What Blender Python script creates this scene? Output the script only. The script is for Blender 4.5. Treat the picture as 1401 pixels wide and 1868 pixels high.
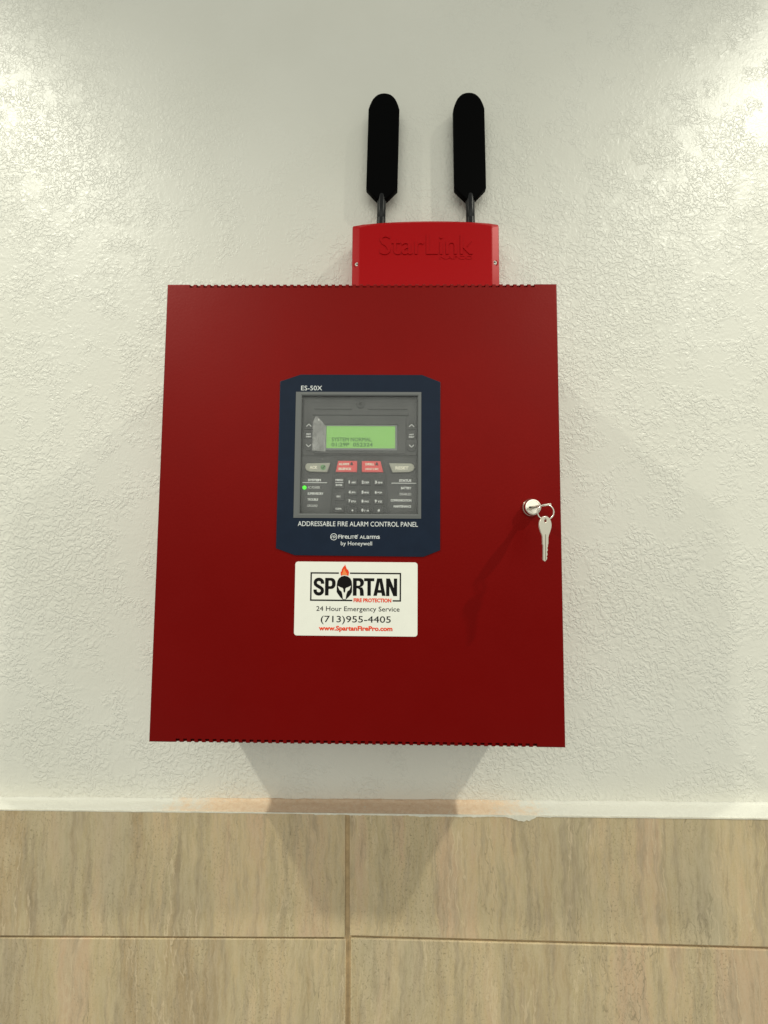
import bpy, bmesh, math, random, os
from mathutils import Matrix, Vector, noise

random.seed(7)
scene = bpy.context.scene
COL = scene.collection
for o in list(bpy.data.objects):
    bpy.data.objects.remove(o, do_unlink=True)

# ---------------------------------------------------------------- camera
CAM_POS = (0.03329, -0.57265, -0.03221)
PITCH, YAW, ROLL = 0.06098, 0.01391, -0.00721
cam_d = bpy.data.cameras.new("camera")
cam = bpy.data.objects.new("camera", cam_d)
COL.objects.link(cam)
cam_d.sensor_fit = 'HORIZONTAL'
cam_d.sensor_width = 36.0
cam_d.lens = 755.0 / 1401.0 * 36.0
cam_d.clip_start, cam_d.clip_end = 0.01, 100.0
Mc = (Matrix.Rotation(YAW, 4, 'Z') @ Matrix.Rotation(PITCH, 4, 'X') @ Matrix.Rotation(ROLL, 4, 'Y')
      @ Matrix.Rotation(math.pi / 2, 4, 'X'))
cam.matrix_world = Matrix.Translation(CAM_POS) @ Mc
scene.camera = cam

# ---------------------------------------------------------------- light
world = bpy.data.worlds.new("World")
scene.world = world
world.use_nodes = True
bg = world.node_tree.nodes["Background"]
bg.inputs[0].default_value = (0.97, 1.0, 0.89, 1)
bg.inputs[1].default_value = 0.35


def downlight(x, y, z, power):
    d = bpy.data.lights.new("ceiling_downlight", 'SPOT')
    d.energy = power
    d.color = (1.0, 0.99, 0.84)
    d.spot_size = math.radians(122)
    d.spot_blend = 0.6
    d.shadow_soft_size = 0.035
    o = bpy.data.objects.new("ceiling_downlight", d)
    COL.objects.link(o)
    o.location = (x, y, z)          # a spot looks straight down by default
    return o


downlight(1.38, -0.90, 1.60, 106)
downlight(-1.37, -0.90, 1.60, 106)

# added unseen softbox high behind the viewer: wall fill and door sheen
ad = bpy.data.lights.new("fill_softbox", 'AREA')
ad.shape = 'RECTANGLE'
ad.size, ad.size_y = 4.0, 1.8
ad.energy = 32
ad.color = (0.99, 1.0, 0.89)
ao = bpy.data.objects.new("fill_softbox", ad)
COL.objects.link(ao)
ao.location = (0.0, -3.0, 1.05)
ao.rotation_euler = (math.radians(75), 0, 0)

scene.render.engine = 'CYCLES'
scene.cycles.use_denoising = True
scene.cycles.max_bounces = 8
scene.cycles.transparent_max_bounces = 12
scene.view_settings.view_transform = 'Standard'
scene.view_settings.look = 'None'
scene.view_settings.exposure = 0.07
scene.view_settings.gamma = 1.0
scene.view_settings.use_curve_mapping = False


# ---------------------------------------------------------------- materials
class NT:
    def __init__(self, name):
        self.m = bpy.data.materials.new(name)
        self.m.use_nodes = True
        self.t = self.m.node_tree
        self.b = self.t.nodes["Principled BSDF"]
        self.out = self.t.nodes["Material Output"]

    def n(self, kind, **kw):
        nd = self.t.nodes.new(kind)
        for k, v in kw.items():
            if k in nd.inputs:
                nd.inputs[k].default_value = v
            else:
                setattr(nd, k, v)
        return nd

    def l(self, a, b):
        self.t.links.new(a, b)

    def math(self, op, a, b=None, clamp=False):
        nd = self.t.nodes.new('ShaderNodeMath')
        nd.operation = op
        nd.use_clamp = clamp
        for i, v in enumerate((a, b)):
            if v is None:
                continue
            if isinstance(v, (int, float)):
                nd.inputs[i].default_value = v
            else:
                self.l(v, nd.inputs[i])
        return nd.outputs[0]

    def ramp(self, src, stops):
        r = self.t.nodes.new('ShaderNodeValToRGB')
        e = r.color_ramp.elements
        while len(e) < len(stops):
            e.new(0.5)
        for i, (p, c) in enumerate(stops):
            e[i].position = p
            e[i].color = (c, c, c, 1) if isinstance(c, (int, float)) else (*c, 1)
        self.l(src, r.inputs[0])
        return r.outputs[0]

    def mix(self, fac, a, b):
        nd = self.t.nodes.new('ShaderNodeMix')
        nd.data_type = 'RGBA'
        for i, v in ((0, fac), (6, a), (7, b)):
            if isinstance(v, (int, float)):
                nd.inputs[i].default_value = v
            elif isinstance(v, tuple):
                nd.inputs[i].default_value = (*v, 1)
            else:
                self.l(v, nd.inputs[i])
        return nd.outputs[2]

    def coords(self, scale=(1, 1, 1), add=None):
        tc = self.n('ShaderNodeTexCoord')
        mp = self.n('ShaderNodeMapping')
        mp.inputs['Scale'].default_value = scale
        self.l(tc.outputs['Object'], mp.inputs[0])
        if add is not None:
            self.l(add, mp.inputs['Location'])
        return mp.outputs[0]

    def noise(self, vec, scale, detail=2.0, rough=0.5, dist=0.0):
        nd = self.n('ShaderNodeTexNoise', Scale=scale, Detail=detail, Roughness=rough, Distortion=dist)
        self.l(vec, nd.inputs['Vector'])
        return nd.outputs['Fac']

    def bump(self, h, strength, dist):
        nd = self.n('ShaderNodeBump', Strength=strength, Distance=dist)
        self.l(h, nd.inputs['Height'])
        self.l(nd.outputs[0], self.b.inputs['Normal'])


def simple(name, col, rough=0.5, metal=0.0, spec=0.5, bump=None, var=0.0, coat=0.0, tint=None):
    t = NT(name)
    t.b.inputs['Base Color'].default_value = (*col, 1)
    t.b.inputs['Roughness'].default_value = rough
    t.b.inputs['Metallic'].default_value = metal
    t.b.inputs['Specular IOR Level'].default_value = spec
    t.b.inputs['Coat Weight'].default_value = coat
    if tint:
        t.b.inputs['Specular Tint'].default_value = (*tint, 1)
    if bump or var:
        c = t.coords()
    if var:
        n = t.noise(c, 60, 4, .6)
        dark = tuple(v * (1 - var) for v in col)
        lite = tuple(min(1, v * (1 + var)) for v in col)
        t.l(t.mix(t.ramp(n, [(.3, 0.0), (.7, 1.0)]), dark, lite), t.b.inputs['Base Color'])
    if bump:
        t.bump(t.noise(c, bump[0], 2, .6), bump[1], bump[2])
    return t.m


# textured plaster, sprayed and painted
t = NT("plaster_paint")
c = t.coords()
warp = t.n('ShaderNodeTexNoise', Scale=60.0, Detail=1.0)
t.l(c, warp.inputs['Vector'])
wv = t.n('ShaderNodeVectorMath', operation='MULTIPLY_ADD')
t.l(warp.outputs['Color'], wv.inputs[0])
wv.inputs[1].default_value = (.012, .012, .012)
t.l(c, wv.inputs[2])
ridge = t.ramp(t.noise(wv.outputs[0], 205, 2.0, .5, .4), [(.44, 0.0), (.545, .85), (.68, 1.0)])
cl = t.noise(c, 24, 3, .6)
big = t.noise(c, 4.2, 1, .5)
clm = t.ramp(t.math('ADD', cl, t.math('MULTIPLY', t.math('SUBTRACT', big, .5), .55)), [(.385, .12), (.56, 1.0)])
vd_ = t.n('ShaderNodeVectorMath', operation='DISTANCE')
t.l(c, vd_.inputs[0])
vd_.inputs[1].default_value = (-.08, -.045, .47)      # trowelled flat patch high on the wall (object space)
flat = t.ramp(t.math('ADD', vd_.outputs['Value'], t.math('MULTIPLY', t.math('SUBTRACT', big, .5), .25)), [(.12, .06), (.46, 1.0)])
clm = t.math('MULTIPLY', clm, flat)
soft = t.noise(c, 75, 2, .5)
fine = t.noise(c, 900, 2, .6)
h = t.math('MULTIPLY', ridge, clm)
h = t.math('ADD', h, t.math('MULTIPLY', t.math('MULTIPLY', soft, .45), t.math('ADD', t.math('MULTIPLY', flat, .7), .3)))
h = t.math('ADD', h, t.math('MULTIPLY', fine, .05))
t.bump(h, 0.56, 0.0012)
tone = t.noise(c, 6, 3, .6)
t.l(t.mix(t.ramp(tone, [(.3, 0.0), (.7, 1.0)]), (.76, .745, .67), (.80, .785, .715)), t.b.inputs['Base Color'])
t.b.inputs['Roughness'].default_value = .39
t.b.inputs['Specular IOR Level'].default_value = .38
M_WALL = t.m

# travertine-look tile; every tile shifts the pattern by its own random value
t = NT("travertine_tile")
oi = t.n('ShaderNodeObjectInfo')
off = t.n('ShaderNodeCombineXYZ')
t.l(t.math('MULTIPLY', oi.outputs['Random'], 37.0), off.inputs[0])
t.l(t.math('MULTIPLY', oi.outputs['Random'], 11.0), off.inputs[2])
c = t.coords((1, 1, 1), off.outputs[0])
wn = t.n('ShaderNodeTexNoise', Scale=9.0, Detail=4.0, Roughness=.6)
t.l(c, wn.inputs['Vector'])
wv = t.n('ShaderNodeVectorMath', operation='MULTIPLY_ADD')
t.l(wn.outputs['Color'], wv.inputs[0])
wv.inputs[1].default_value = (.022, 0, .0)
t.l(c, wv.inputs[2])
wn2 = t.n('ShaderNodeTexNoise', Scale=130.0, Detail=3.0, Roughness=.65)
t.l(c, wn2.inputs['Vector'])
wv_ = t.n('ShaderNodeVectorMath', operation='MULTIPLY_ADD')
t.l(wn2.outputs['Color'], wv_.inputs[0])
wv_.inputs[1].default_value = (.0050, 0, .0)
t.l(wv.outputs[0], wv_.inputs[2])
wv = wv_


def stretch(vec, s):
    mp = t.n('ShaderNodeMapping')
    mp.inputs['Scale'].default_value = s
    t.l(vec, mp.inputs[0])
    return mp.outputs[0]


sv = stretch(wv.outputs[0], (1, 1, .10))
sv2 = stretch(wv.outputs[0], (1, 1, .22))
band = t.noise(sv, 13, 5, .66, .1)
col = t.ramp(band, [(.30, (.34, .245, .135)), (.40, (.50, .365, .20)), (.47, (.57, .455, .26)),
                    (.54, (.65, .49, .28)), (.61, (.64, .445, .275)), (.72, (.60, .475, .30))])
grey = t.ramp(t.noise(sv2, 9, 3, .6), [(.50, 0.0), (.68, .6)])
col = t.mix(grey, col, (.49, .425, .285))
streak = t.ramp(t.noise(sv, 120, 4, .68), [(.34, 0.0), (.52, 1.0)])
col = t.mix(t.math('MULTIPLY', t.math('SUBTRACT', 1.0, streak), .62), col, (.33, .255, .165))
grain = t.ramp(t.noise(c, 480, 3, .7), [(.35, 0.0), (.65, 1.0)])
col = t.mix(t.math('MULTIPLY', grain, .16), col, (.30, .24, .16))
finest = t.ramp(t.noise(stretch(wv.outputs[0], (1, 1, .16)), 300, 3, .7), [(.36, 0.0), (.62, 1.0)])
col = t.mix(t.math('MULTIPLY', finest, .28), col, (.70, .58, .41))
vn = t.math('ABSOLUTE', t.math('SUBTRACT', t.noise(stretch(wv.outputs[0], (1, 1, .13)), 30, 4, .62, .15), .5))
vein = t.ramp(vn, [(.0, 1.0), (.004, .8), (.010, 0.0)])
vmask = t.ramp(t.noise(sv2, 15, 2, .5), [(.42, 0.0), (.58, .62)])
vein = t.math('MULTIPLY', vein, vmask)
col = t.mix(vein, col, (.76, .61, .40))
vn2 = t.math('ABSOLUTE', t.math('SUBTRACT', t.noise(stretch(wv.outputs[0], (1, 1, .2)), 30, 4, .7, .4), .47))
vd = t.math('MULTIPLY', t.ramp(vn2, [(.0, 1.0), (.012, 0.0)]),
            t.ramp(t.noise(sv2, 11, 2, .5), [(.5, 0.0), (.62, .65)]))
col = t.mix(vd, col, (.25, .20, .12))
pit = t.noise(stretch(wv.outputs[0], (1, 1, .7)), 420, 3, .7)
pm = t.ramp(t.noise(sv2, 19, 3, .6), [(.42, 0.12), (.56, 1.0)])
pits = t.math('MULTIPLY', t.ramp(pit, [(.55, 0.0), (.68, .6)]), pm)
col = t.mix(pits, col, (.23, .18, .10))
t.l(col, t.b.inputs['Base Color'])
hh = t.math('SUBTRACT', t.math('MULTIPLY', streak, .4), t.math('ADD', t.math('MULTIPLY', pits, 1.2), t.math('MULTIPLY', vd, .6)))
t.bump(hh, .35, .0006)
t.b.inputs['Roughness'].default_value = .42
M_TILE = t.m

M_GROUT = simple("brown_grout", (.50, .36, .20), .9, bump=(500, .5, .0008), var=.25)

# raw tan mortar edge, white paint lapped over it from both sides
t = NT("mortar_and_paint")
c = t.coords()
sx = t.n('ShaderNodeSeparateXYZ')
t.l(c, sx.inputs[0])
ax = t.math('ABSOLUTE', t.math('ADD', sx.outputs[0], .012))
ragged = t.math('MULTIPLY', t.math('SUBTRACT', t.noise(c, 110, 4, .7), .5), .16)
wob = t.math('MULTIPLY', t.math('SUBTRACT', t.noise(c, 20, 2, .6), .5), .10)
edge = t.math('ADD', t.math('ADD', ax, ragged), wob)
paint = t.ramp(edge, [(.175, 0.0), (.245, 1.0)])
flecks = t.ramp(t.noise(c, 260, 3, .6), [(.66, 0.0), (.72, .8)])
paint = t.math('MAXIMUM', paint, flecks)
tan = t.ramp(t.noise(c, 180, 4, .7), [(.3, (.76, .55, .37)), (.6, (.84, .66, .48)), (.75, (.86, .72, .56))])
t.l(t.mix(paint, tan, (.76, .755, .69)), t.b.inputs['Base Color'])
t.b.inputs['Roughness'].default_value = .75
t.bump(t.noise(c, 330, 3, .65), .6, .0012)
M_LEDGE = t.m
M_PAINTLIP = simple("paint_lip_white", (.78, .745, .63), .7, bump=(400, .5, .0008), var=.12)


def powder(name, col, rough):
    t = NT(name)
    c = t.coords()
    n = t.noise(c, 9, 3, .6)
    t.l(t.mix(n, tuple(v * .92 for v in col), tuple(v * 1.08 for v in col)), t.b.inputs['Base Color'])
    sp = t.noise(c, 420, 2, .6)
    t.l(t.ramp(t.noise(c, 30, 4, .65), [(.25, rough - .05), (.75, rough + .06)]), t.b.inputs['Roughness'])
    t.bump(sp, .16, .0006)
    t.b.inputs['Specular IOR Level'].default_value = .85
    t.b.inputs['Specular Tint'].default_value = (1, .10, .085, 1)
    return t.m


M_RED = powder("red_powder_coat", (.138, .0002, .0002), .44)
M_PLASTIC_RED = simple("glossy_red_plastic", (.40, .0006, .0022), .36, bump=(30, .05, .002), spec=.35, tint=(1, .28, .30))
M_BLACK = simple("black_antenna_plastic", (.0015, .0015, .0016), .60, bump=(900, .2, .0003), spec=.025)
M_BLACK_GLOSS = simple("black_stem_plastic", (.006, .006, .007), .36, spec=.25)
M_NAVY = simple("navy_printed_overlay", (.009, .017, .036), .42, bump=(700, .10, .0003), var=.08, spec=.12)
M_PRINT = simple("pale_print", (.80, .82, .82), .6)
M_FRAME = simple("grey_window_frame", (.13, .135, .135), .45, bump=(600, .1, .0003))
M_MODULE = simple("charcoal_module", (.046, .047, .047), .5, bump=(800, .15, .0003), var=.1)
M_KEYPADBASE = simple("dark_keypad_base", (.020, .021, .022), .5)
M_KEY = simple("charcoal_rubber_key", (.034, .035, .036), .6, var=.1)
M_LEGEND = simple("white_legend", (.86, .87, .85), .6)
M_KEYRED = simple("red_key", (.86, .085, .085), .5)
M_KEYGREY = simple("pale_grey_key", (.42, .415, .34), .5)
M_KEYGREEN = simple("green_tick_disc", (.16, .36, .14), .5)
M_DARKPRINT = simple("dark_print", (.05, .012, .012), .6)
M_PALEYELLOW = simple("cream_legend", (.95, .91, .76), .6)
M_STICKER = simple("white_vinyl", (.90, .89, .81), .38, var=.02)
M_INK = simple("black_ink", (.006, .005, .005), .5, spec=.12)
M_INKGREY = simple("charcoal_ink", (.016, .016, .018), .5, spec=.12)
M_ORANGE = simple("orange_red_ink", (.84, .060, .012), .5, spec=.2)
M_ORANGE2 = simple("light_orange_ink", (.90, .26, .06), .5)
M_CHROME = simple("nickel_plate", (.80, .75, .66), .20, metal=1.0, bump=(300, .05, .0004))
M_KEYMETAL = simple("nickel_key", (.84, .79, .67), .30, metal=.5, bump=(500, .12, .0003))
M_STEEL = simple("screw_steel", (.70, .65, .58), .35, metal=.9)
M_DARK = simple("dark_slot", (.004, .004, .004), .7)

t = NT("lcd_backlight")
t.b.inputs['Base Color'].default_value = (.05, .12, .02, 1)
t.b.inputs['Roughness'].default_value = .35
t.b.inputs['Emission Color'].default_value = (.29, .68, .12, 1)
t.b.inputs['Emission Strength'].default_value = .52
M_LCD = t.m
M_LCDINK = simple("lcd_segment", (.045, .15, .03), .5)
t = NT("lcd_ink")
t.b.inputs['Base Color'].default_value = (.03, .09, .02, 1)
t.b.inputs['Emission Color'].default_value = (.05, .22, .03, 1)
t.b.inputs['Emission Strength'].default_value = .3
M_LCDINK = t.m
t = NT("green_led")
t.b.inputs['Base Color'].default_value = (.05, .5, .02, 1)
t.b.inputs['Emission Color'].default_value = (.05, 1.0, .01, 1)
t.b.inputs['Emission Strength'].default_value = 1.1
M_LED = t.m


def filmy(name, haze, haze_col, dust, fres=1.0, rough=.08):
    """clear sheet: lets light through, a little milky, a little glossy"""
    t = NT(name)
    t.t.nodes.remove(t.b)
    c = t.coords()
    tr = t.n('ShaderNodeBsdfTransparent')
    di = t.n('ShaderNodeBsdfDiffuse')
    di.inputs[0].default_value = (*haze_col, 1)
    gl = t.n('ShaderNodeBsdfGlossy')
    gl.inputs['Roughness'].default_value = rough
    fr = t.n('ShaderNodeFresnel', IOR=1.45)
    sm = t.ramp(t.noise(c, 40, 4, .65), [(.3, haze * .7), (.7, haze * 1.3)])
    if dust:
        d = t.ramp(t.noise(c, 520, 2, .5), [(.735, 0.0), (.76, .75)])
        sm = t.math('MAXIMUM', sm, d)
    m1 = t.n('ShaderNodeMixShader')
    t.l(sm, m1.inputs[0])
    t.l(tr.outputs[0], m1.inputs[1])
    t.l(di.outputs[0], m1.inputs[2])
    m2 = t.n('ShaderNodeMixShader')
    t.l(t.math('MULTIPLY', fr.outputs[0], fres), m2.inputs[0])
    t.l(m1.outputs[0], m2.inputs[1])
    t.l(gl.outputs[0], m2.inputs[2])
    t.l(m2.outputs[0], t.out.inputs[0])
    return t.m


M_PANE = filmy("clear_window_film", .040, (.75, .76, .74), True, .4)
M_PEEL = filmy("crumpled_clear_film", .27, (.80, .80, .76), False, 2.2, .25)

# ---------------------------------------------------------------- builders
WORLD_LOC = {}


def empty(name, loc, label, cat, group=None):
    o = bpy.data.objects.new(name, None)
    o.empty_display_size = .03
    COL.objects.link(o)
    o.location = loc
    o["label"], o["category"] = label, cat
    if group:
        o["group"] = group
    WORLD_LOC[o] = Vector(loc)
    return o


def link(name, me, mat, parent=None, label=None, kind=None, recenter=True, loc=None):
    """mesh in world metres -> object whose origin is the middle of its mesh"""
    if recenter:
        vs = me.vertices
        lo = Vector([min(v.co[i] for v in vs) for i in range(3)])
        hi = Vector([max(v.co[i] for v in vs) for i in range(3)])
        cpos = (lo + hi) / 2
        me.transform(Matrix.Translation(-cpos))
    else:
        cpos = Vector(loc) if loc is not None else Vector((0, 0, 0))
    me.name = name
    if mat is not None:
        me.materials.clear()
        me.materials.append(mat)
    o = bpy.data.objects.new(name, me)
    COL.objects.link(o)
    o.location = cpos
    WORLD_LOC[o] = cpos
    if parent is not None:
        o.parent = parent
        o.matrix_parent_inverse = Matrix.Translation(-WORLD_LOC[parent])
    if label:
        o["label"] = label
    if kind:
        o["kind"] = kind
    return o


def curve_mesh(loops, thick, bevel, res=1):
    cu = bpy.data.curves.new("tmp", 'CURVE')
    cu.dimensions = '2D'
    cu.fill_mode = 'BOTH'
    cu.extrude = max(thick / 2 - bevel, 0)
    cu.bevel_depth = bevel
    cu.bevel_resolution = res
    cu.offset = -bevel
    for lp in loops:
        s = cu.splines.new('POLY')
        s.points.add(len(lp) - 1)
        for p, q in zip(s.points, lp):
            p.co = (q[0] / 1000, q[1] / 1000, 0, 1)
        s.use_cyclic_u = True
    ob = bpy.data.objects.new("tmp", cu)
    me = bpy.data.meshes.new_from_object(ob)
    bpy.data.objects.remove(ob)
    bpy.data.curves.remove(cu)
    return me


FACE = Matrix(((1, 0, 0, 0), (0, 0, -1, 0), (0, 1, 0, 0), (0, 0, 0, 1)))   # xy sheet -> upright, facing -y


def plate(name, loops, yf, thick, mat, parent, bevel=0.0, label=None, kind=None, smooth=False, res=1):
    """upright plate from outlines (x, z in mm); yf = its front, in mm from the wall (negative = out)"""
    if not isinstance(loops[0], list):
        loops = [loops]
    me = curve_mesh(loops, thick / 1000, bevel / 1000, res)
    me.transform(Matrix.Translation((0, (yf + thick / 2) / 1000, 0)) @ FACE)
    if smooth:
        for p in me.polygons:
            p.use_smooth = False
    return link(name, me, mat, parent, label, kind)


def rrect(x0, z0, x1, z1, r=0.0, n=4):
    if r <= 0:
        return [(x0, z0), (x1, z0), (x1, z1), (x0, z1)]
    pts = []
    for cx, cz, a0 in ((x1 - r, z0 + r, -90), (x1 - r, z1 - r, 0), (x0 + r, z1 - r, 90), (x0 + r, z0 + r, 180)):
        for k in range(n + 1):
            a = math.radians(a0 + 90 * k / n)
            pts.append((cx + r * math.cos(a), cz + r * math.sin(a)))
    return pts


def circ(cx, cz, r, n=24, rz=None):
    rz = rz or r
    return [(cx + r * math.cos(2 * math.pi * k / n), cz + rz * math.sin(2 * math.pi * k / n)) for k in range(n)]


def stroke(pts, w):
    """outline of a thick open polyline"""
    L, R = [], []
    for i, p in enumerate(pts):
        a = Vector(pts[max(i - 1, 0)])
        b = Vector(pts[min(i + 1, len(pts) - 1)])
        d = (b - a).normalized()
        nrm = Vector((-d.y, d.x)) * w / 2
        L.append((p[0] + nrm.x, p[1] + nrm.y))
        R.append((p[0] - nrm.x, p[1] - nrm.y))
    return L + R[::-1]


def lettering(txt, box, yf, mat, parent, bold=0.0, thick=0.12, name="lettering", shear=0.0, bevel=0.0, spacing=1.0, label=None):
    cu = bpy.data.curves.new("tmp", 'FONT')
    cu.body = txt
    cu.size = 1.0
    cu.bevel_depth = bold
    cu.bevel_resolution = 0
    cu.extrude = .01
    cu.shear = shear
    cu.space_character = spacing
    cu.resolution_u = 3
    ob = bpy.data.objects.new("tmp", cu)
    me = bpy.data.meshes.new_from_object(ob)
    bpy.data.objects.remove(ob)
    xs = [v.co.x for v in me.vertices]
    ys = [v.co.y for v in me.vertices]
    x0, z0, x1, z1 = [q / 1000 for q in box]
    fx, fy = (x1 - x0) / (max(xs) - min(xs)), (z1 - z0) / (max(ys) - min(ys))
    mx, my = min(xs), min(ys)
    zs = [v.co.z for v in me.vertices]
    mz, fz = max(zs), thick / 1000 / (max(zs) - min(zs))
    for v in me.vertices:
        v.co = ((v.co.x - mx) * fx + x0, yf / 1000 + (mz - v.co.z) * fz, (v.co.y - my) * fy + z0)
    return link(name, me, mat, parent, label)


def lathe(name, prof, centre, mat, parent, seg=32, axis='y', label=None, smooth=True, tilt=None):
    """prof: (radius mm, along mm); axis y = pointing out of the wall (towards -y), z = up"""
    bm = bmesh.new()
    rings = []
    for r, h in prof:
        ring = []
        for k in range(seg):
            a = 2 * math.pi * k / seg
            u, v = r * math.cos(a), r * math.sin(a)
            co = (u, -h, v) if axis == 'y' else (u, v, h)
            ring.append(bm.verts.new([q / 1000 for q in co]))
        rings.append(ring)
    for a, b in zip(rings, rings[1:]):
        for k in range(seg):
            bm.faces.new((a[k], a[(k + 1) % seg], b[(k + 1) % seg], b[k]))
    bm.faces.new(rings[0])
    bm.faces.new(rings[-1])
    bmesh.ops.recalc_face_normals(bm, faces=bm.faces)
    if tilt is not None:
        bm.transform(tilt)
    bm.transform(Matrix.Translation([q / 1000 for q in centre]))
    me = bpy.data.meshes.new(name)
    bm.to_mesh(me)
    bm.free()
    if smooth:
        for p in me.polygons:
            p.use_smooth = len(p.vertices) == 4
        for p in me.polygons:
            pass
    o = link(name, me, mat, parent, label)
    if smooth:
        es = o.modifiers.new("edges", 'EDGE_SPLIT')
        es.split_angle = math.radians(35)
    return o


def box(name, a, b, mat, parent, bevel=0.0, label=None, kind=None):
    bm = bmesh.new()
    bmesh.ops.create_cube(bm, size=1)
    for v in bm.verts:
        v.co = [((a[i] + b[i]) / 2 + v.co[i] * (b[i] - a[i])) / 1000 for i in range(3)]
    if bevel:
        bmesh.ops.bevel(bm, geom=bm.edges[:], offset=bevel / 1000, segments=2, affect='EDGES')
    bmesh.ops.recalc_face_normals(bm, faces=bm.faces)
    me = bpy.data.meshes.new(name)
    bm.to_mesh(me)
    bm.free()
    return link(name, me, mat, parent, label, kind)


# ---------------------------------------------------------------- setting: plaster wall
wall = box("wall", (-1246, 0, -1152), (1209, 90, 1750), M_WALL, None, kind="structure")
wall["label"] = "off-white sprayed plaster wall with a wormy knockdown texture"


def zb(x):      # back line of the ledge, mm
    return -381.8 + .0086 * x


def zf(x):      # front line
    return -382.6 + .0045 * x


# ---------------------------------------------------------------- setting: tiled lower wall
bm = bmesh.new()
vs = []
for x in (-1246, 1209):
    vs.append([bm.verts.new((x / 1000, y / 1000, z / 1000)) for y, z in
               ((-.5, zf(x) - 2.5), (-22.0, zf(x) - 2.5), (-22.0, -1152), (-.5, -1152))])
for k in range(4):
    bm.faces.new((vs[0][k], vs[0][(k + 1) % 4], vs[1][(k + 1) % 4], vs[1][k]))
bm.faces.new(vs[0])
bm.faces.new(vs[1])
bmesh.ops.recalc_face_normals(bm, faces=bm.faces)
me = bpy.data.meshes.new("tiled_wall")
bm.to_mesh(me)
bm.free()
tiled = link("tiled_wall", me, M_GROUT, None, kind="structure", label="lower wall of beige travertine-look tiles with brown grout")

TILES = [
    [(-631, -387.0), (-20.9, -384.2), (-19.0, -531.3), (-631, -540.2)],
    [(-15.4, -384.2), (594, -381.6), (594, -533.2), (-13.6, -529.2)],
    [(-631, -543.6), (-18.2, -533.9), (-15.9, -838.5), (-631, -846)],
    [(-12.0, -532.4), (594, -536.4), (594, -840.0), (-9.5, -838.5)],
    [(-1246, -390.0), (-637, -387.0), (-637, -540.4), (-1246, -543)],
    [(600, -381.6), (1209, -379.0), (1209, -531.5), (600, -533.2)],
    [(-1246, -546.5), (-637, -543.8), (-637, -846), (-1246, -848)],
    [(600, -536.4), (1209, -534.5), (1209, -839.0), (600, -840.0)],
    [(-631, -849.5), (-15.7, -842.0), (-13.5, -1146), (-631, -1150)],
    [(-9.2, -842.0), (594, -843.5), (594, -1147), (-7.0, -1146)],
    [(-1246, -851.5), (-637, -849.5), (-637, -1150), (-1246, -1152)],
    [(600, -843.5), (1209, -842.5), (1209, -1146), (600, -1147)],
]
for i, q in enumerate(TILES):
    plate("tile", q[::-1], -25.0 - (.35, 0, .1, .3)[i % 4], 9.0, M_TILE, tiled, bevel=.9, res=2)

# mortar ledge along the top of the tiles, uneven, part painted
bm = bmesh.new()
xs = [-1246, -1000, -800]
x = -640
while x < 640:
    xs.append(x)
    x += 4
xs += [640, 800, 1000, 1209]
rows = (1.0, -1.5, -5, -9, -13, -17, -21, -24.0, -25.2)
grid = []
for x in xs:
    colv = []
    for j, y in enumerate(rows):
        f = max(0, -y) / 25.2
        z = zb(x) * (1 - f) + zf(x) * f
        z += .8 * noise.noise((x * .035, y * .12, 1.7)) + .5 * noise.noise((x * .13, y * .3, 5.1))
        if j == 0:
            z += 2.5 + 1.2 * noise.noise((x * .05, 3.3, 0))
        if j == 1:
            z += .9 + .7 * noise.noise((x * .11, 8.3, 0))
        if j == len(rows) - 1:
            z -= .5
        colv.append(bm.verts.new((x / 1000, (y + (.5 * noise.noise((x * .09, 2.2, 7)) if j == len(rows) - 1 else 0)) / 1000, z / 1000)))
    for z0 in (zf(x) - 2.4,):
        colv.append(bm.verts.new((x / 1000, -.0245, z0 / 1000)))
        colv.append(bm.verts.new((x / 1000, .001, z0 / 1000)))
    grid.append(colv)
for a, b in zip(grid, grid[1:]):
    n = len(a)
    for k in range(n):
        bm.faces.new((a[k], a[(k + 1) % n], b[(k + 1) % n], b[k]))
bm.faces.new(grid[0])
bm.faces.new(grid[-1])
bmesh.ops.recalc_face_normals(bm, faces=bm.faces)
me = bpy.data.meshes.new("mortar_ledge")
bm.to_mesh(me)
bm.free()
for p in me.polygons:
    p.use_smooth = True
link("mortar_ledge", me, M_LEDGE, tiled, "narrow ledge of bare tan mortar painted white towards both ends", recenter=False)


# ragged lip of old paint along the tiles' top edge
def lip(x0, x1, fn):
    top, bot = [], []
    x = x0
    while x <= x1:
        top.append((x, zf(x) + .4))
        bot.append((x, zf(x) - .7 - max(.2, fn(x))))
        x += 1.6
    return top + bot[::-1]


def lipdrop(x):
    d = .9 + 1.0 * noise.noise((x * .06, 4, 2)) + .8 * noise.noise((x * .25, 9, 2))
    if x < -60:
        d = .3 + .35 * noise.noise((x * .05, 1, 6))
    if x > 240:
        d = .4 + .4 * noise.noise((x * .05, 1, 6))
    if 60 < x < 160:
        d += 1.3 * (.5 + .5 * noise.noise((x * .1, 2.2, 8)))
    if 183 < x < 221:
        u = (x - 183) / 38
        d += 4.6 * math.sin(math.pi * u) ** .8 * (1 + .45 * noise.noise((x * .3, 0, 3)))
    return d


plate("paint_lip", lip(-640, 640, lipdrop)[::-1], -25.75, .7, M_PAINTLIP, tiled, label="ragged cream paint edge lapping over the tile tops")

# ---------------------------------------------------------------- fire alarm control panel
W2, H2 = 213.65, 244.6           # half size of the door, mm
FR = -136.0                      # door front
panel = empty("fire_alarm_control_panel", (0, 0, -H2 / 1000),
              "dark red metal fire alarm control panel cabinet mounted on the white wall", "alarm panel")

# back box: open tray behind the door
bm = bmesh.new()
X, Z, D0, D1 = .2115, .2413, -.0002, -.1325


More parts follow.
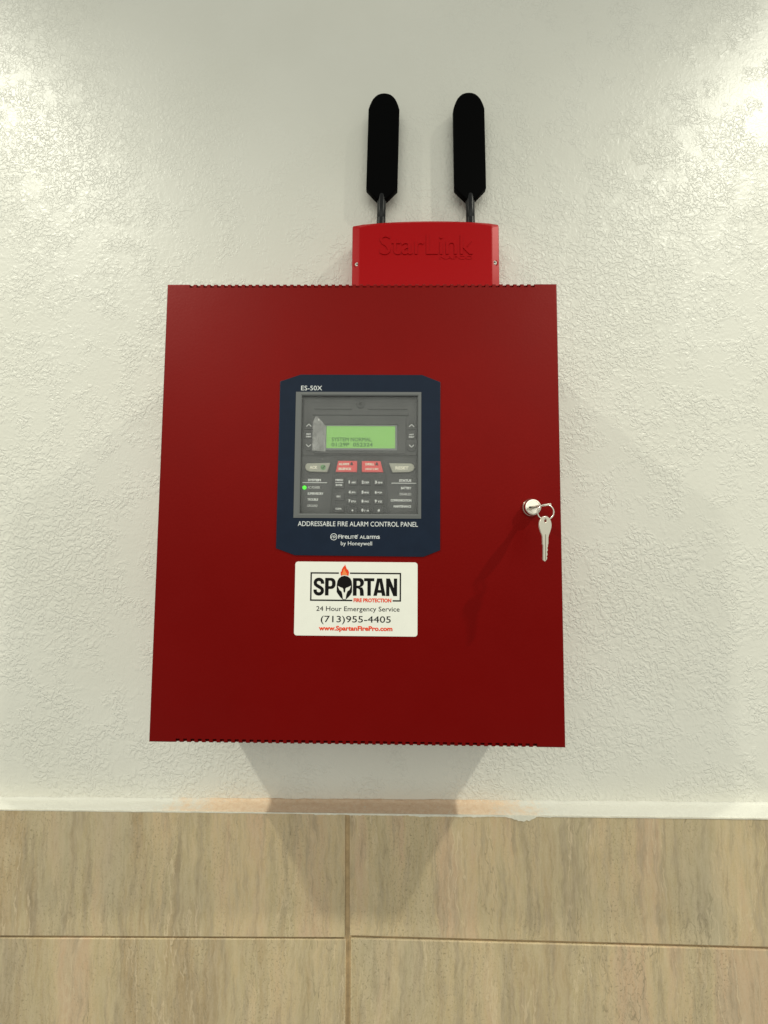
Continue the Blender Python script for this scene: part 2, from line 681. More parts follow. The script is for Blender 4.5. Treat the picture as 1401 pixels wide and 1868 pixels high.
def addbox(bm, a, b):
    r = bmesh.ops.create_cube(bm, size=1)
    for v in r['verts']:
        v.co = [(a[i] + b[i]) / 2 + v.co[i] * (b[i] - a[i]) for i in range(3)]


wt = .0015
addbox(bm, (-X, D0 - wt, -Z), (X, D0, Z))
addbox(bm, (-X, D1, -Z), (-X + wt, D0 - wt, Z))
addbox(bm, (X - wt, D1, -Z), (X, D0 - wt, Z))
addbox(bm, (-X + wt, D1, Z - wt), (X - wt, D0 - wt, Z))
addbox(bm, (-X + wt, D1, -Z), (X - wt, D0 - wt, -Z + wt))
bmesh.ops.recalc_face_normals(bm, faces=bm.faces)
me = bpy.data.meshes.new("backbox")
bm.to_mesh(me)
bm.free()
link("backbox", me, M_RED, panel)

# door: folded sheet with a row of vent slots cut through the top and bottom fold
R_F = 1.6
FL = 18.0
OPEN = (-61.9, -7.8, 62.7, 119.3)


def path(half, cuts, slots):
    """points across the sheet: flange, fold arc, face, fold arc, flange -> (pos, depth, tag)"""
    p = [(-half, FL, 'f'), (-half, 3.2, 'f')]
    for k in range(4):
        a = math.pi / 2 * k / 4
        p.append((-half + R_F * (1 - math.cos(a + 0)) if False else -half + R_F * (1 - math.cos(a)), R_F * (1 - math.sin(a)), 'a'))
    inner = sorted(set([-half + R_F] + ([-half + 4.0] if slots else []) + cuts + ([half - 4.0] if slots else []) + [half - R_F]))
    p += [(q, 0.0, 'm') for q in inner]
    for k in range(1, 5):
        a = math.pi / 2 * k / 4
        p.append((half - R_F * (1 - math.sin(math.pi / 2 - a)) if False else half - R_F + R_F * math.sin(a), R_F * (1 - math.cos(a)), 'a'))
    p += [(half, 3.2, 'f'), (half, FL, 'f')]
    return p


PITCHN = 7.63
top_slots = [(-188.6 + PITCHN * k, -188.6 + PITCHN * k + 4.1) for k in range(50)]
bot_slots = [(-185.6 + PITCHN * k, -185.6 + PITCHN * k + 4.1) for k in range(49)]
xcuts = [OPEN[0], OPEN[2]] + [v for s in top_slots + bot_slots for v in s]
U = path(W2, xcuts, False)
V = path(H2, [OPEN[1], OPEN[3]], True)
bm = bmesh.new()
vid = {}


def gv(i, j):
    if (i, j) not in vid:
        x, du, _ = U[i]
        z, dv, _ = V[j]
        vid[(i, j)] = bm.verts.new((x / 1000, (FR + max(du, dv)) / 1000, z / 1000))
    return vid[(i, j)]


def inside(v, ranges):
    return any(a - 1e-4 < v < b + 1e-4 for a, b in ranges)


for i in range(len(U) - 1):
    xm = (U[i][0] + U[i + 1][0]) / 2
    uf = U[i][2] == 'f' and U[i + 1][2] == 'f'
    ufl = max(U[i][1], U[i + 1][1]) > R_F + .01
    for j in range(len(V) - 1):
        zm = (V[j][0] + V[j + 1][0]) / 2
        vfl = max(V[j][1], V[j + 1][1]) > R_F + .01
        if ufl and vfl:
            continue
        if OPEN[0] < xm < OPEN[2] and OPEN[1] < zm < OPEN[3] and not ufl and not vfl:
            continue
        dmax = max(V[j][1], V[j + 1][1])
        if not ufl:
            if zm > H2 - 4.0 and dmax < 3.21 and inside(xm, top_slots):
                continue
            if zm < -H2 + 4.0 and dmax < 3.21 and inside(xm, bot_slots):
                continue
        q = [gv(i, j), gv(i + 1, j), gv(i + 1, j + 1), gv(i, j + 1)]
        try:
            bm.faces.new(q)
        except ValueError:
            pass
bmesh.ops.remove_doubles(bm, verts=bm.verts, dist=1e-6)
bmesh.ops.recalc_face_normals(bm, faces=bm.faces)
# make sure the face looks out
f0 = max(bm.faces, key=lambda f: f.calc_area())
if f0.normal.y > 0:
    bmesh.ops.reverse_faces(bm, faces=bm.faces)
me = bpy.data.meshes.new("door")
bm.to_mesh(me)
bm.free()
door = link("door", me, M_RED, panel, "smooth dark red sheet metal door with a row of vent slots along its top and bottom folds")
so = door.modifiers.new("sheet", 'SOLIDIFY')
so.thickness = .0012
so.offset = -1

# navy overlay with chamfered corners, window cut out
OVL = [(-86.0, 135.0), (-63.8, 142.6), (67.2, 142.4), (86.8, 134.6), (86.4, -45.4), (69.0, -52.4), (-66.2, -51.8), (-86.4, -44.6)]
WO = (-68.4, -12.4, 66.3, 123.4)
WI = (-61.9, -7.8, 62.7, 119.3)
overlay = plate("overlay", [OVL[::-1], rrect(*WO)], FR - .9, .9, M_NAVY, panel, bevel=.25, label="navy blue overlay with clipped corners around the display window")
lettering("ES-50X", (-63.0, 125.1, -40.3, 130.2), FR - 1.05, M_PRINT, overlay, bold=.0)
lettering("ADDRESSABLE FIRE ALARM CONTROL PANEL", (-63.6, -21.0, 62.9, -15.9), FR - 1.05, M_PRINT, overlay, bold=.0)
lettering("by Honeywell", (-17.9, -42.2, 14.9, -36.8), FR - 1.05, M_PRINT, overlay, bold=.0)
# stylised brand line: tall I and r e mixed with capitals
bx, bz, bh = -20.6, -33.9, 3.9
for ch, w, hh, gap in (("F", 2.6, 1, .45), ("I", .75, 1, .5), ("r", 2.2, .82, .2), ("e", 3.1, .82, .35), ("L", 2.6, .82, .2),
                       ("I", .7, .82, .25), ("T", 2.8, .82, .25), ("e", 3.1, .95, .1), ("'", .5, .35, 1.9), ("A", 3.5, .85, .4),
                       ("L", 2.6, .85, .4), ("a", 3.1, .82, .5), ("r", 2.0, .82, .2), ("m", 5.0, .82, .5), ("s", 2.9, .82, .0)):
    z0 = bz + (bh * .75 if ch == "'" else 0)
    lettering(ch, (bx, z0, bx + w, z0 + bh * hh), FR - 1.05, M_PRINT, overlay, bold=.006)
    bx += w + gap
emb = plate("brand_emblem", [circ(-25.5, -32.1, 3.6, 32), circ(-25.5, -32.1, 3.05, 32)], FR - 1.05, .15, M_PRINT, overlay)
for pts in ([(-28.2, -33.2), (-27.2, -31.3), (-26.0, -31.0), (-25.8, -32.6), (-25.0, -33.4)],
            [(-26.2, -33.6), (-25.5, -31.6), (-24.4, -30.9), (-23.6, -31.6), (-24.0, -32.9), (-25.2, -33.0)]):
    plate("brand_emblem", stroke(pts, .55), FR - 1.05, .15, M_PRINT, overlay)

# grey frame of the window: sloping lip
bm = bmesh.new()
rings = []
for (x0, z0, x1, z1), y in ((WO, FR - .2), (WO, FR - 1.3), ((WI[0] - 1.2, WI[1] - 1.2, WI[2] + 1.2, WI[3] + 1.2), FR - 1.5),
                            (WI, FR - 1.0), (WI, FR + 1.5), ((WI[0] - 4, WI[1] - 4, WI[2] + 4, WI[3] + 4), FR + 1.5)):
    rings.append([bm.verts.new((a / 1000, y / 1000, b / 1000)) for a, b in ((x0, z0), (x1, z0), (x1, z1), (x0, z1))])
for a, b in zip(rings, rings[1:]):
    for k in range(4):
        bm.faces.new((a[k], a[(k + 1) % 4], b[(k + 1) % 4], b[k]))
bmesh.ops.recalc_face_normals(bm, faces=bm.faces)
me = bpy.data.meshes.new("window_frame")
bm.to_mesh(me)
bm.free()
wf = link("window_frame", me, M_FRAME, panel)
wf.data.flip_normals() if False else None
pane = plate("window_pane", rrect(WI[0] + .05, WI[1] + .05, WI[2] - .05, WI[3] - .05), FR + .3, .12, M_PANE, panel,
             label="clear slightly dusty window film over the keypad")

# display and keypad module, set back behind the window
MF = FR + 5.0
module = plate("display_module", rrect(-70, -18, 70, 128, 3), MF, 6, M_MODULE, panel, bevel=.4,
               label="charcoal display and keypad module behind the window")


def mpl(name, loops, h, mat, bevel=.3, thick=None, label=None):
    return plate(name, loops, MF - h, (thick or h) + .2 if thick is None else thick, mat, module, bevel=bevel, label=label)


mpl("upper_housing", rrect(-61.4, 55.6, 62.2, 113.5, 2), 1.0, M_MODULE, .5)
for r in ((-49, 105.9, -8.5, 107.6), (8.5, 105.9, 52, 107.6), (-51, 99.4, 53, 102.6)):
    mpl("ridge", rrect(*r, .5, 2), 2.2, M_MODULE, .4)
lathe("round_boss", [(4.6, 0), (4.6, 2.0), (4.0, 2.4), (1.8, 2.4), (1.8, 1.0)], (.7, MF, 111.5), M_KEYPADBASE, module, 24)
mpl("lcd_housing", [rrect(-49.7, 57.0, 50.2, 98.4, 1.5), rrect(-37.5, 60.6, 41.2, 89.0)], 2.6, M_MODULE, .5)
mpl("lcd_bezel", [rrect(-37.3, 60.8, 41.0, 88.8), rrect(-35.6, 63.2, 38.6, 87.4)], 2.0, simple("lcd_bezel_grey", (.17, .175, .18), .4), .2)
lcd = mpl("lcd_screen", rrect(-36.2, 62.8, 39.2, 87.8), 1.4, M_LCD, 0, label="lit green LCD screen with two lines of text")
YL = MF - 1.75
lettering("SYSTEM NORMAL", (-29.9, 70.6, 13.4, 75.0), YL, M_LCDINK, module, bold=.022, name="lcd_lettering")
lettering("01:29P  052324", (-30.1, 65.0, 14.6, 69.3), YL, M_LCDINK, module, bold=.022, name="lcd_lettering")

# side keys with chevrons
for sx, dirn in ((-54.6, 1), (56.2, 1)):
    x0, x1 = sx - 4.9, sx + 4.9
    up = [(x0, 83.4), (x1, 83.4), (x1, 90.2), (x1 - 2.6, 93.0), (x0 + 2.6, 93.0), (x0, 90.2)]
    dn = [(x0, 69.8), (x0, 63.0), (x0 + 2.6, 60.2), (x1 - 2.6, 60.2), (x1, 63.0), (x1, 69.8)]
    mpl("keypad_key", up, 2.4, M_KEY, .4)
    mpl("keypad_key", dn[::-1], 2.4, M_KEY, .4)
    mpl("keypad_key", rrect(x0, 73.4, x1, 80.7, .6, 2), 2.4, M_KEY, .4)
    yk = MF - 2.55
    plate("chevron", stroke([(sx - 2.6, 86.6), (sx, 89.2), (sx + 2.6, 86.6)], .75), yk, .15, M_LEGEND, module)
    plate("chevron", stroke([(sx - 2.6, 67.0), (sx, 64.4), (sx + 2.6, 67.0)], .75), yk, .15, M_LEGEND, module)
    a, b = (("FIRST", "EVENT") if sx < 0 else ("LAST", "EVENT"))
    lettering(a, (sx - 2.6, 77.4, sx + 2.6, 79.0), yk, M_LEGEND, module, bold=.045)
    lettering(b, (sx - 2.9, 74.7, sx + 2.9, 76.3), yk, M_LEGEND, module, bold=.045)

# seam bars and the dark keypad field
mpl("seam", rrect(-61.5, 54.4, -26.5, 55.4), .5, M_KEYPADBASE, 0)
mpl("seam", rrect(28.5, 54.4, 62.0, 55.4), .5, M_KEYPADBASE, 0)
mpl("keypad_field", [(-24.3, 55.0), (-28.2, 35.2), (-30.4, -8.2), (32.2, -8.2), (29.4, 35.5), (26.2, 55.2)], .8, M_KEYPADBASE, .3)


def wide_key(pts, mat, label):
    cx = sum(p[0] for p in pts) / len(pts)
    cz = sum(p[1] for p in pts) / len(pts)
    sur = [(cx + (p[0] - cx) * 1.10, cz + (p[1] - cz) * 1.17) for p in pts]
    mpl("key_surround", sur[::-1], 1.1, M_KEYPADBASE, .3)
    return mpl("keypad_key", pts[::-1], 2.8, mat, .6, label=label)


wide_key([(-55.6, 46.4), (-31.0, 47.0), (-34.0, 36.9), (-53.2, 37.4), (-56.6, 39.2), (-58.0, 42.0), (-57.4, 44.8)], M_KEYGREY, "pale grey acknowledge key with a green tick")
wide_key([(32.3, 47.0), (55.6, 46.8), (58.6, 45.2), (59.7, 42.4), (58.1, 39.2), (53.5, 37.4), (36.0, 37.0)], M_KEYGREY, "pale grey reset key")
wide_key([(-22.4, 49.3), (-2.1, 49.3), (-2.0, 37.2), (-25.0, 37.2)], M_KEYRED, "red alarm silence key")
wide_key([(3.1, 49.2), (22.9, 49.2), (26.2, 37.2), (3.1, 37.2)], M_KEYRED, "red drill key")
yk = MF - 2.95
lettering("ACK", (-52.9, 40.4, -44.4, 43.6), yk, M_PALEYELLOW, module, bold=.05)
plate("tick_disc", circ(-38.4, 42.1, 2.9), yk, .15, M_KEYGREEN, module)
plate("tick", stroke([(-40.0, 42.2), (-38.8, 40.7), (-36.6, 44.0)], .8), yk - .15, .12, M_INKGREY, module)
lettering("RESET", (38.9, 40.0, 53.2, 43.6), yk, M_PALEYELLOW, module, bold=.05)
lettering("ALARM", (-21.8, 44.5, -10.8, 47.0), yk, M_PALEYELLOW, module, bold=.05)
lettering("SILENCE", (-22.0, 39.3, -8.4, 41.9), yk, M_PALEYELLOW, module, bold=.05)
lettering("DRILL", (7.0, 44.5, 16.5, 47.0), yk, M_PALEYELLOW, module, bold=.05)
lettering("HOLD 2 SEC", (7.0, 39.5, 20.9, 41.6), yk, M_PALEYELLOW, module, bold=.045)
for bxx in (-7.9, 19.1):
    plate("bell_symbol", [(bxx - 1.9, 44.6), (bxx + 1.9, 44.6), (bxx + 1.3, 45.4), (bxx + 1.1, 46.9), (bxx + .4, 47.8), (bxx - .4, 47.8), (bxx - 1.1, 46.9), (bxx - 1.3, 45.4)],
          yk, .15, M_DARKPRINT, module)

yk = MF - 2.95
for r in ((-26.2, 19.7, -15.4, 30.9), (-26.0, 6.6, -15.4, 15.6), (-26.0, -6.0, -15.2, 1.6)):
    mpl("keypad_key", rrect(*r, .8, 2), 2.8, M_KEY, .5)
lettering("MENU", (-25.0, 27.6, -16.9, 29.5), yk, M_LEGEND, module, bold=.05)
plate("legend_line", rrect(-25.3, 25.7, -16.6, 26.3), yk, .12, M_LEGEND, module)
lettering("ENTER", (-24.6, 22.1, -17.3, 24.1), yk, M_LEGEND, module, bold=.045)
lettering("ESC", (-23.4, 10.0, -19.2, 11.8), yk, M_LEGEND, module, bold=.045)
lettering("CLEAR", (-24.5, -3.1, -17.9, -1.3), yk, M_LEGEND, module, bold=.045)

key_mesh = None
LEG = [("1", "ABC"), ("2", "DEF"), ("3", "GHI"), ("4", "JKL"), ("5", "MNO"), ("6", "PQR"), ("7", "STU"), ("8", "VWX"), ("9", "YZ"),
       ("*", ""), ("0", "/ -0"), ("#", "")]
for i in range(12):
    rr, cc = divmod(i, 3)
    cx = (-6.4, 7.5, 21.6)[cc]
    cz = (26.2, 15.4, 5.8, -3.9)[rr]
    if key_mesh is None:
        ko = mpl("keypad_key", rrect(cx - 5.2, cz - 3.3, cx + 5.2, cz + 3.3, .8, 2), 2.8, M_KEY, .5)
        key_mesh, k_y = ko.data, ko.location.y
    else:
        link("keypad_key", key_mesh, None, module, recenter=False, loc=(cx / 1000, k_y, cz / 1000))
    a, b = LEG[i]
    if b:
        w = 2.2 if a != "1" else 1.3
        lettering(a, (cx - 4.4, cz - 1.4, cx - 4.4 + w, cz + 1.9), yk, M_LEGEND, module, bold=.07)
        lettering(b, (cx - 1.5, cz - 1.2, cx + 3.6, cz + .8), yk, M_LEGEND, module, bold=.045)
    elif a == "*":
        plate("lettering", circ(cx, cz, 1.0, 8), yk, .12, M_LEGEND, module)
    else:
        lettering(a, (cx - 1.2, cz - 1.4, cx + 1.2, cz + 1.5), yk, M_LEGEND, module, bold=.05)

# printed legends left and right
ym = MF - .2
for txt, bx_, bo in (("SYSTEM", (-55.0, 27.3, -41.0, 30.0), .055), ("AC POWER", (-55.1, 19.4, -42.0, 22.1), .0),
                     ("SUPERVISORY", (-55.1, 12.8, -38.0, 15.4), .045), ("TROUBLE", (-55.2, 6.4, -43.7, 9.0), .045), ("GROUND", (-55.3, -.3, -44.2, 2.3), .0),
                     ("STATUS", (43.1, 27.3, 56.3, 30.0), .055), ("BATTERY", (45.2, 19.3, 56.4, 21.9), .045), ("DISABLED", (43.9, 12.8, 56.1, 15.3), .0),
                     ("COMMUNICATION", (34.2, 6.0, 56.4, 8.6), .045), ("MAINTENANCE", (37.4, -.5, 56.1, 2.1), .045)):
    lettering(txt, bx_, ym, M_LEGEND, module, bold=bo)
plate("legend_line", rrect(-61.0, 25.6, -34.4, 26.3), ym, .12, M_LEGEND, module)
plate("legend_line", rrect(34.8, 25.5, 61.5, 26.2), ym, .12, M_LEGEND, module)
lathe("power_lamp", [(2.1, 0), (2.1, .8), (1.6, 1.5), (.6, 1.9)], (-58.6, MF, 20.5), M_LED, module, 20, label="lit green power lamp")

# loose crumpled protective film at the left of the LCD
bm = bmesh.new()
g = []
NX, NZ = 9, 16
for i in range(NX):
    rowv = []
    for j in range(NZ):
        u, v = i / (NX - 1), j / (NZ - 1)
        left = -50.3 + (3.4 * max(0, v - .8) / .2 if v > .8 else 0) + .5 * noise.noise((v * 6, 1, 1))
        right = -36.0 - (9.5 * max(0, v - .72) / .28)
        x = left + (right - left) * u
        z = 60.2 + 37.5 * v - 1.2 * u * (1 - v)
        y = MF - 3.0 - 1.2 * abs(noise.noise((u * 3.1, v * 4.2, 3))) - .8 * noise.noise((u * 6, v * 9, 9)) - .6
        rowv.append(bm.verts.new((x / 1000, min(y, MF - 2.9) / 1000, z / 1000)))
    g.append(rowv)
for i in range(NX - 1):
    for j in range(NZ - 1):
        bm.faces.new((g[i][j], g[i + 1][j], g[i + 1][j + 1], g[i][j + 1]))
me = bpy.data.meshes.new("protective_film")
bm.to_mesh(me)
bm.free()
link("protective_film", me, M_PEEL, module, "crumpled clear film peeling at the left of the screen")

# ---------------------------------------------------------------- service sticker on the door
SK = FR - .35
sticker = plate("service_sticker", rrect(-65.6, -134.8, 62.8, -58.3, 3.0, 5), SK, .30, M_STICKER, panel, bevel=.06,
                label="white rounded service sticker with a black and orange logo")
YS = SK - .10
fx0, fz0, fx1, fz1, ft = -49.4, -99.0, 45.6, -69.3, 1.45
plate("logo_border", [(fx0, fz0), (-5.2, fz0), (-5.2, fz0 + ft), (fx0 + ft, fz0 + ft), (fx0 + ft, fz1 - ft), (-19.6, fz1 - ft), (-19.6, fz1), (fx0, fz1)], YS, .09, M_INK, sticker)
plate("logo_border", [(36.9, fz0), (fx1, fz0), (fx1, fz1), (-8.0, fz1), (-8.0, fz1 - ft), (fx1 - ft, fz1 - ft), (fx1 - ft, fz0 + ft), (36.9, fz0 + ft)], YS, .09, M_INK, sticker)


def glyph(loops, bx_):
    x0, z0, x1, z1 = bx_
    out = [[(x0 + u * (x1 - x0), z0 + v * (z1 - z0)) for u, v in lp] for lp in loops]
    plate("lettering", out, YS, .09, M_INK, sticker)


def bowl(xs, xe, z0, z1, r, rz):
    """rounded right side: from (xs,z0) round to (xs,z1)"""
    pts = [(xs, z0)]
    for k in range(7):
        a = math.radians(-90 + 90 * k / 6)
        pts.append((xe - r + r * math.cos(a), z0 + rz + rz * math.sin(a)))
    for k in range(7):
        a = math.radians(90 * k / 6)
        pts.append((xe - r + r * math.cos(a), z1 - rz + rz * math.sin(a)))
    pts.append((xs, z1))
    return pts


# S as a thick swept line
sb = (-46.0, -93.6, -34.9, -74.9)
spts = []
cx, hw = (sb[0] + sb[2]) / 2, (sb[2] - sb[0]) / 2 - 1.75
ht = sb[3] - sb[1]
zt, zb_, zmid = sb[3] - 1.75, sb[1] + 1.75, (sb[1] + sb[3]) / 2
spts.append((cx + hw, zt - 4.6))
for k in range(0, 9):
    a = math.radians(180 * k / 8)
    spts.append((cx + hw * math.cos(a), zt - 3.2 + 3.2 * math.sin(a)))
spts += [(cx - hw + .3, zt - 5.2), (cx - 1.6, zmid + .9), (cx + 1.6, zmid - .9), (cx + hw - .3, zb_ + 5.2)]
for k in range(0, 9):
    a = math.radians(-180 * k / 8)
    spts.append((cx + hw * math.cos(a), zb_ + 3.2 + 3.2 * math.sin(a)))
spts.append((cx - hw, zb_ + 4.6))
plate("lettering", stroke(spts, 3.5), YS, .09, M_INK, sticker)
glyph([[(0, 0), (.34, 0), (.34, .37)] + bowl(.5, 1, .37, 1, .42, .26) + [(0, 1)],
       [(.34, .53)] + bowl(.45, .66, .53, .84, .16, .10) + [(.34, .84)]], (-33.9, -93.3, -22.9, -75.1))
glyph([[(0, 0), (.34, 0), (.34, .42), (.46, .42), (.62, .34), (.66, 0), (1, 0), (.97, .30), (.86, .47)] +
       [p for p in bowl(.86, 1, .49, 1, .40, .24)[1:]] + [(0, 1)],
       [(.34, .57)] + bowl(.45, .66, .57, .84, .16, .10) + [(.34, .84)]], (-4.7, -93.3, 6.8, -75.1))
glyph([[(.33, 0), (.67, 0), (.67, .83), (1, .83), (1, 1), (0, 1), (0, .83), (.33, .83)]], (6.9, -93.2, 17.6, -75.1))
glyph([[(0, 0), (.29, 0), (.34, .17), (.66, .17), (.71, 0), (1, 0), (.70, 1), (.30, 1)],
       [(.39, .33), (.61, .33), (.50, .80)]], (16.7, -93.2, 29.5, -75.2))
glyph([[(0, 0), (.30, 0), (.30, .55), (.66, 0), (1, 0), (1, 1), (.70, 1), (.70, .45), (.34, 1), (0, 1)]], (30.0, -93.4, 41.5, -75.2))


def c5(pts):
    """sticker artwork grid -> mm"""
    return [(-21.9 + (x - 497) / 160 * 16.4, -72.6 - (y - 225) / 245 * 24.8) for x, y in pts]


plate("helmet_emblem", [c5([(500, 315), (506, 280), (520, 254), (545, 234), (577, 226), (612, 234), (638, 254), (651, 282), (656, 320), (656, 392), (642, 420), (618, 448),
                           (592, 470), (562, 470), (536, 446), (516, 418), (499, 394)])[::-1],
                        c5([(508, 330), (527, 372), (549, 388), (558, 420), (564, 466), (592, 466), (598, 420), (609, 386), (631, 370), (646, 326), (618, 342), (594, 350), (588, 360),
                            (587, 388), (578, 402), (569, 388), (567, 362), (560, 352), (538, 344)])], YS, .09, M_INK, sticker)
plate("flame_emblem", c5([(540, 226), (536, 196), (541, 178), (546, 188), (549, 160), (562, 138), (578, 120), (581, 108), (588, 126), (596, 148), (606, 166), (610, 158),
                          (616, 172), (618, 184), (623, 180), (622, 204), (617, 228), (600, 222), (577, 219), (556, 222)])[::-1], YS, .09, M_ORANGE, sticker)
plate("flame_emblem", c5([(556, 220), (552, 204), (560, 190), (564, 170), (575, 152), (580, 172), (590, 184), (596, 200), (603, 194), (604, 212), (598, 221), (577, 217)])[::-1], YS - .05, .05, M_ORANGE2, sticker)
lettering("FIRE PROTECTION", (-3.9, -100.1, 35.5, -95.9), YS, M_ORANGE, sticker, bold=.045)
lettering("24 Hour Emergency Service", (-42.7, -110.9, 44.2, -104.4), YS, M_INKGREY, sticker, bold=.005)
lettering("(713)955-4405", (-37.9, -123.0, 35.1, -114.2), YS, M_INKGREY, sticker, bold=.005)
lettering("www.SpartanFirePro.com", (-39.8, -130.9, 36.9, -124.4), YS, M_ORANGE, sticker, bold=.042)

# ---------------------------------------------------------------- lock and keys
LX, LZ = 181.7, 0.0
lock = lathe("cam_lock", [(9.6, 0), (9.6, .8), (9.0, 2.2), (8.6, 2.6), (8.4, 6.6), (8.0, 7.4), (7.0, 7.5), (6.8, 6.9), (.5, 6.9)], (LX, FR - .2, LZ), M_CHROME, panel, 40,
             label="round nickel cam lock")
plate("keyway", rrect(LX - 4.4, LZ - .75, LX + 4.4, LZ + .75, .4, 2), FR - 7.3, .3, M_DARK, lock)


def key_outline():
    """flat key: bow up, blade down, hole at the top; mm, top of the bow at 0"""
    o = []
    for k in range(0, 19):
        a = math.radians(205 - 230 * k / 18)
        o.append((6.6 * math.cos(a), -8.6 + 8.6 * math.sin(a)))
    o += [(4.9, -15.5), (3.6, -18.6), (3.2, -20.4), (3.2, -26.6), (2.7, -27.2), (2.7, -29.4), (2.0, -30.4), (2.6, -31.6), (2.6, -33), (1.6, -34.2), (2.3, -35.6), (2.3, -37.2),
          (1.4, -38.4), (2.1, -39.8), (1.5, -41.6), (-.4, -43.4), (-2.2, -42.0), (-2.3, -27.6), (-2.9, -27.2), (-2.9, -20.4), (-3.4, -18.4), (-4.9, -15.5)]
    hole = circ(0, -4.4, 1.45, 14, 2.0)
    return [o[::-1], hole]


def key_thing(name, label, mtx, blade=True):
    me = curve_mesh(key_outline(), .0019, .0003)
    me.transform(mtx)
    vs = me.vertices
    e = empty(name, tuple(mtx.translation), label, "key", "cabinet keys")
    k = link("key_body", me, M_KEYMETAL, e)
    # groove milled along the blade: dark narrow strip set into the face
    g1 = curve_mesh([rrect(-.35, -42.0, .35, -17.5, .3, 2)], .00205, 0)
    g1.transform(mtx)
    link("blade_groove", g1, simple("groove_shadow_brass", (.30, .27, .20), .5, metal=.8), e)
    return e


# hanging key: flat side to the viewer, slightly turned
HK = Matrix.Translation((.1823, -.1740, -.0108)) @ Matrix.Rotation(math.radians(1.2), 4, 'Y') @ Matrix.Rotation(math.radians(14), 4, 'Z') @ FACE
key_thing("key", "flat nickel key hanging from the small ring below the lock", HK)
# key in the lock: bow sticks out, flat side level, turned a little to the right
IK = (Matrix.Translation((.1864, -.1715, .0004)) @ Matrix.Rotation(math.radians(9), 4, 'Z') @ Matrix.Rotation(math.radians(-9), 4, 'Y')
      @ Matrix(((1, 0, 0, 0), (0, -1, 0, 0), (0, 0, -1, 0), (0, 0, 0, 1))))
key_thing("key", "nickel key pushed level into the round lock", IK)

# ring
bm = bmesh.new()
RR, rw = 7.4, .72
for turn in (0,):
    rings = []
    for k in range(48):
        a = 2 * math.pi * k / 48
        ring = []
        for q in range(8):
            b = 2 * math.pi * q / 8
            r = RR + rw * math.cos(b)
            ring.append(bm.verts.new((r * math.cos(a) / 1000, rw * 1.15 * math.sin(b) / 1000, r * math.sin(a) / 1000)))
        rings.append(ring)
    for k in range(48):
        a, b = rings[k], rings[(k + 1) % 48]
        for q in range(8):
            bm.faces.new((a[q], a[(q + 1) % 8], b[(q + 1) % 8], b[q]))
bmesh.ops.recalc_face_normals(bm, faces=bm.faces)
bm.transform(Matrix.Translation((.1842, -.1705, -.0068)) @ Matrix.Rotation(math.radians(-12), 4, 'Z'))
me = bpy.data.meshes.new("key_ring")
bm.to_mesh(me)
bm.free()
for p in me.polygons:
    p.use_smooth = True
ring = link("key_ring", me, M_CHROME, None, "small nickel split ring joining the two keys at the lock")
ring["category"] = "key ring"

# ---------------------------------------------------------------- communicator on top of the cabinet
com = empty("alarm_communicator", (.0805, -.0225, .2415), "bright red plastic communicator box standing on the cabinet under the antennas", "communicator")


def arch(x0, x1, zb0, ztop_l, ztop_m, ztop_r, r, n=14):
    pts = [(x0, zb0), (x1, zb0)]
    top = []
    for k in range(n + 1):
        u = k / n
        x = x1 + (x0 - x1) * u
        zl = ztop_r + (ztop_l - ztop_r) * u
        z = zl + (ztop_m - (ztop_l + ztop_r) / 2) * (1 - (2 * u - 1) ** 2)
        top.append((x, z))
    # rounded shoulders
    out = [pts[0], pts[1], (x1, top[0][1] - r), (x1 - r * .3, top[0][1] - r * .3)]
    out += [(min(max(x, x0 + r), x1 - r), z) for x, z in top if x0 + r * .9 <= x <= x1 - r * .9]
    out += [(x0 + r * .3, top[-1][1] - r * .3), (x0, top[-1][1] - r)]
    return out


CX0, CX1 = -19.6, 177.6
bm = bmesh.new()
rings = []
for inset, tin, y in ((0, 0, -.5), (0, 0, -37.6), (.9, .9, -38.8), (9.4, 4.4, -41.6), (10.6, 5.4, -41.9)):
    lp = arch(CX0 + inset, CX1 - inset, 241.8, 388.6 - tin, 394.4 - tin, 390.0 - tin, 3.2)
    rings.append([bm.verts.new((x / 1000, y / 1000, z / 1000)) for x, z in lp])
nn = min(len(r) for r in rings)
assert all(len(r) == nn for r in rings), [len(r) for r in rings]
for a, b in zip(rings, rings[1:]):
    for k in range(nn):
        bm.faces.new((a[k], a[(k + 1) % nn], b[(k + 1) % nn], b[k]))
bm.faces.new(rings[0])
bm.faces.new(rings[-1])
bmesh.ops.recalc_face_normals(bm, faces=bm.faces)
me = bpy.data.meshes.new("cover")
bm.to_mesh(me)
bm.free()
cover = link("cover", me, M_PLASTIC_RED, com)
lettering("StarLink", (17.5, 344.4, 141.5, 372.6), -42.75, M_PLASTIC_RED, cover, bold=.0, thick=1.0, name="raised_lettering")
lettering("NAPCO", (97.4, 337.8, 141.4, 342.6), -42.3, M_PLASTIC_RED, cover, bold=.0, thick=1.0, name="raised_lettering")
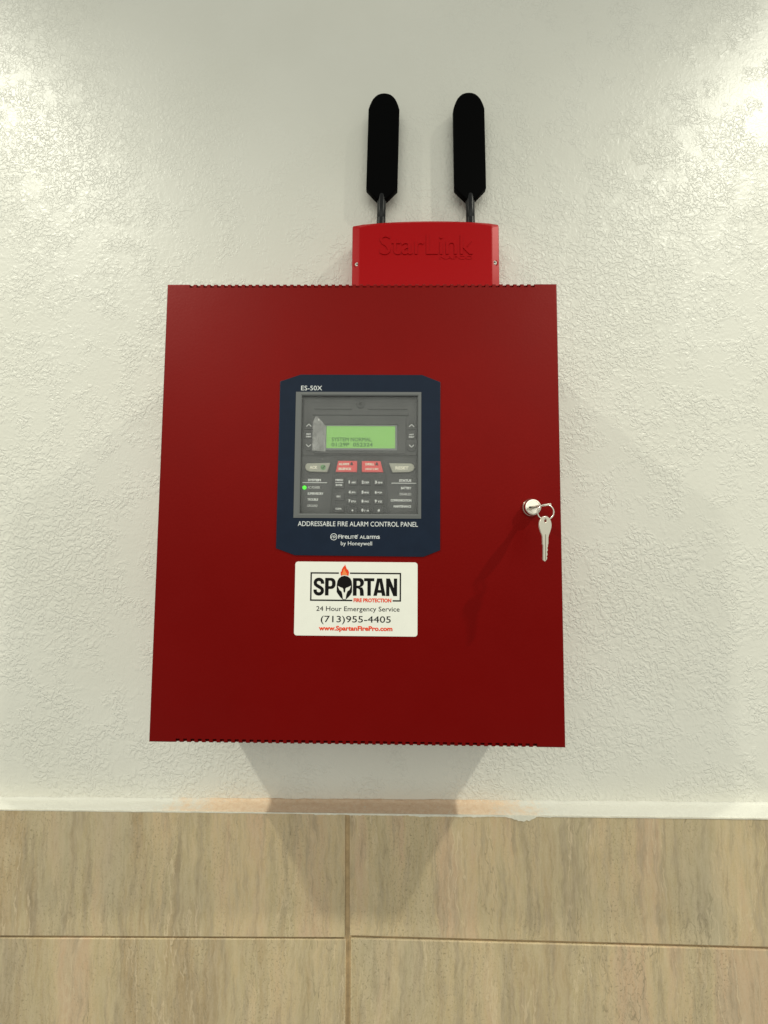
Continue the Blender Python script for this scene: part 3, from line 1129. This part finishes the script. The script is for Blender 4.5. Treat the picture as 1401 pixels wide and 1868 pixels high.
for sx, sz in ((-12.4, 331.9), (171.0, 333.9)):
    lathe("screw_recess", [(4.6, 0), (4.6, 1.2), (3.6, 1.3), (3.5, .4)], (sx, -39.0, sz), M_PLASTIC_RED, cover, 20)
    sc_ = lathe("screw", [(3.1, 0), (3.1, 1.6), (2.4, 2.3), (.3, 2.4)], (sx, -38.8, sz), M_STEEL, com, 20)
    for a in (20, 110):
        ca, sa = math.cos(math.radians(a)), math.sin(math.radians(a))
        plate("screw_slot", stroke([(sx - 1.5 * ca, sz - 1.5 * sa), (sx + 1.5 * ca, sz + 1.5 * sa)], (.7)), -41.4, .25, M_DARK, sc_)
lathe("top_grommet", [(7.5, 0), (7.5, 2.6), (5.5, 4.4), (.5, 4.8)], (89, -24, 392.6), M_PLASTIC_RED, com, 24, axis='z')

# ---------------------------------------------------------------- antennas
PAD = [(-6.6, 0), (6.6, 0), (22.0, 16.2), (22.0, 134), (20.2, 140), (18.2, 145), (16.0, 149.3), (12.8, 153.2), (9.0, 156.2), (4.7, 157.8), (0, 158.3)]
PAD = PAD + [(-x, z) for x, z in PAD[:1:-1] if x > 0]


def antenna(bx, lean, label, zbase=440.0):
    ca, sa = math.cos(math.radians(lean)), math.sin(math.radians(lean))
    e = empty("antenna", (bx / 1000, -.018, .3895), label, "antenna", "antennas on the communicator")
    pts = [(bx + x * ca + z * sa, zbase - x * sa + z * ca) for x, z in PAD]
    plate("paddle", pts, -22.0, 9.0, M_BLACK, e, bevel=1.2, res=2)
    T = Matrix.Rotation(math.radians(lean), 4, 'Y')
    lathe("connector", [(6.2, 0), (6.2, 24), (5.9, 24.4), (5.9, 25.2), (6.1, 25.6), (6.1, 40.0)], (bx - .8 * lean, -17.5, 388.8), M_BLACK_GLOSS, e, 24, axis='z', tilt=T)
    lathe("hinge", [(5.9, 0), (6.3, .4), (6.4, 13), (6.0, 18), (4.6, 22)], (bx - .1 * lean, -16.6, 429.0), M_BLACK_GLOSS, e, 24, axis='z', tilt=T)
    return e


antenna(19.0, 1.05, "left black paddle antenna on the red communicator box")
antenna(143.4, -.75, "right black paddle antenna on the red communicator box")
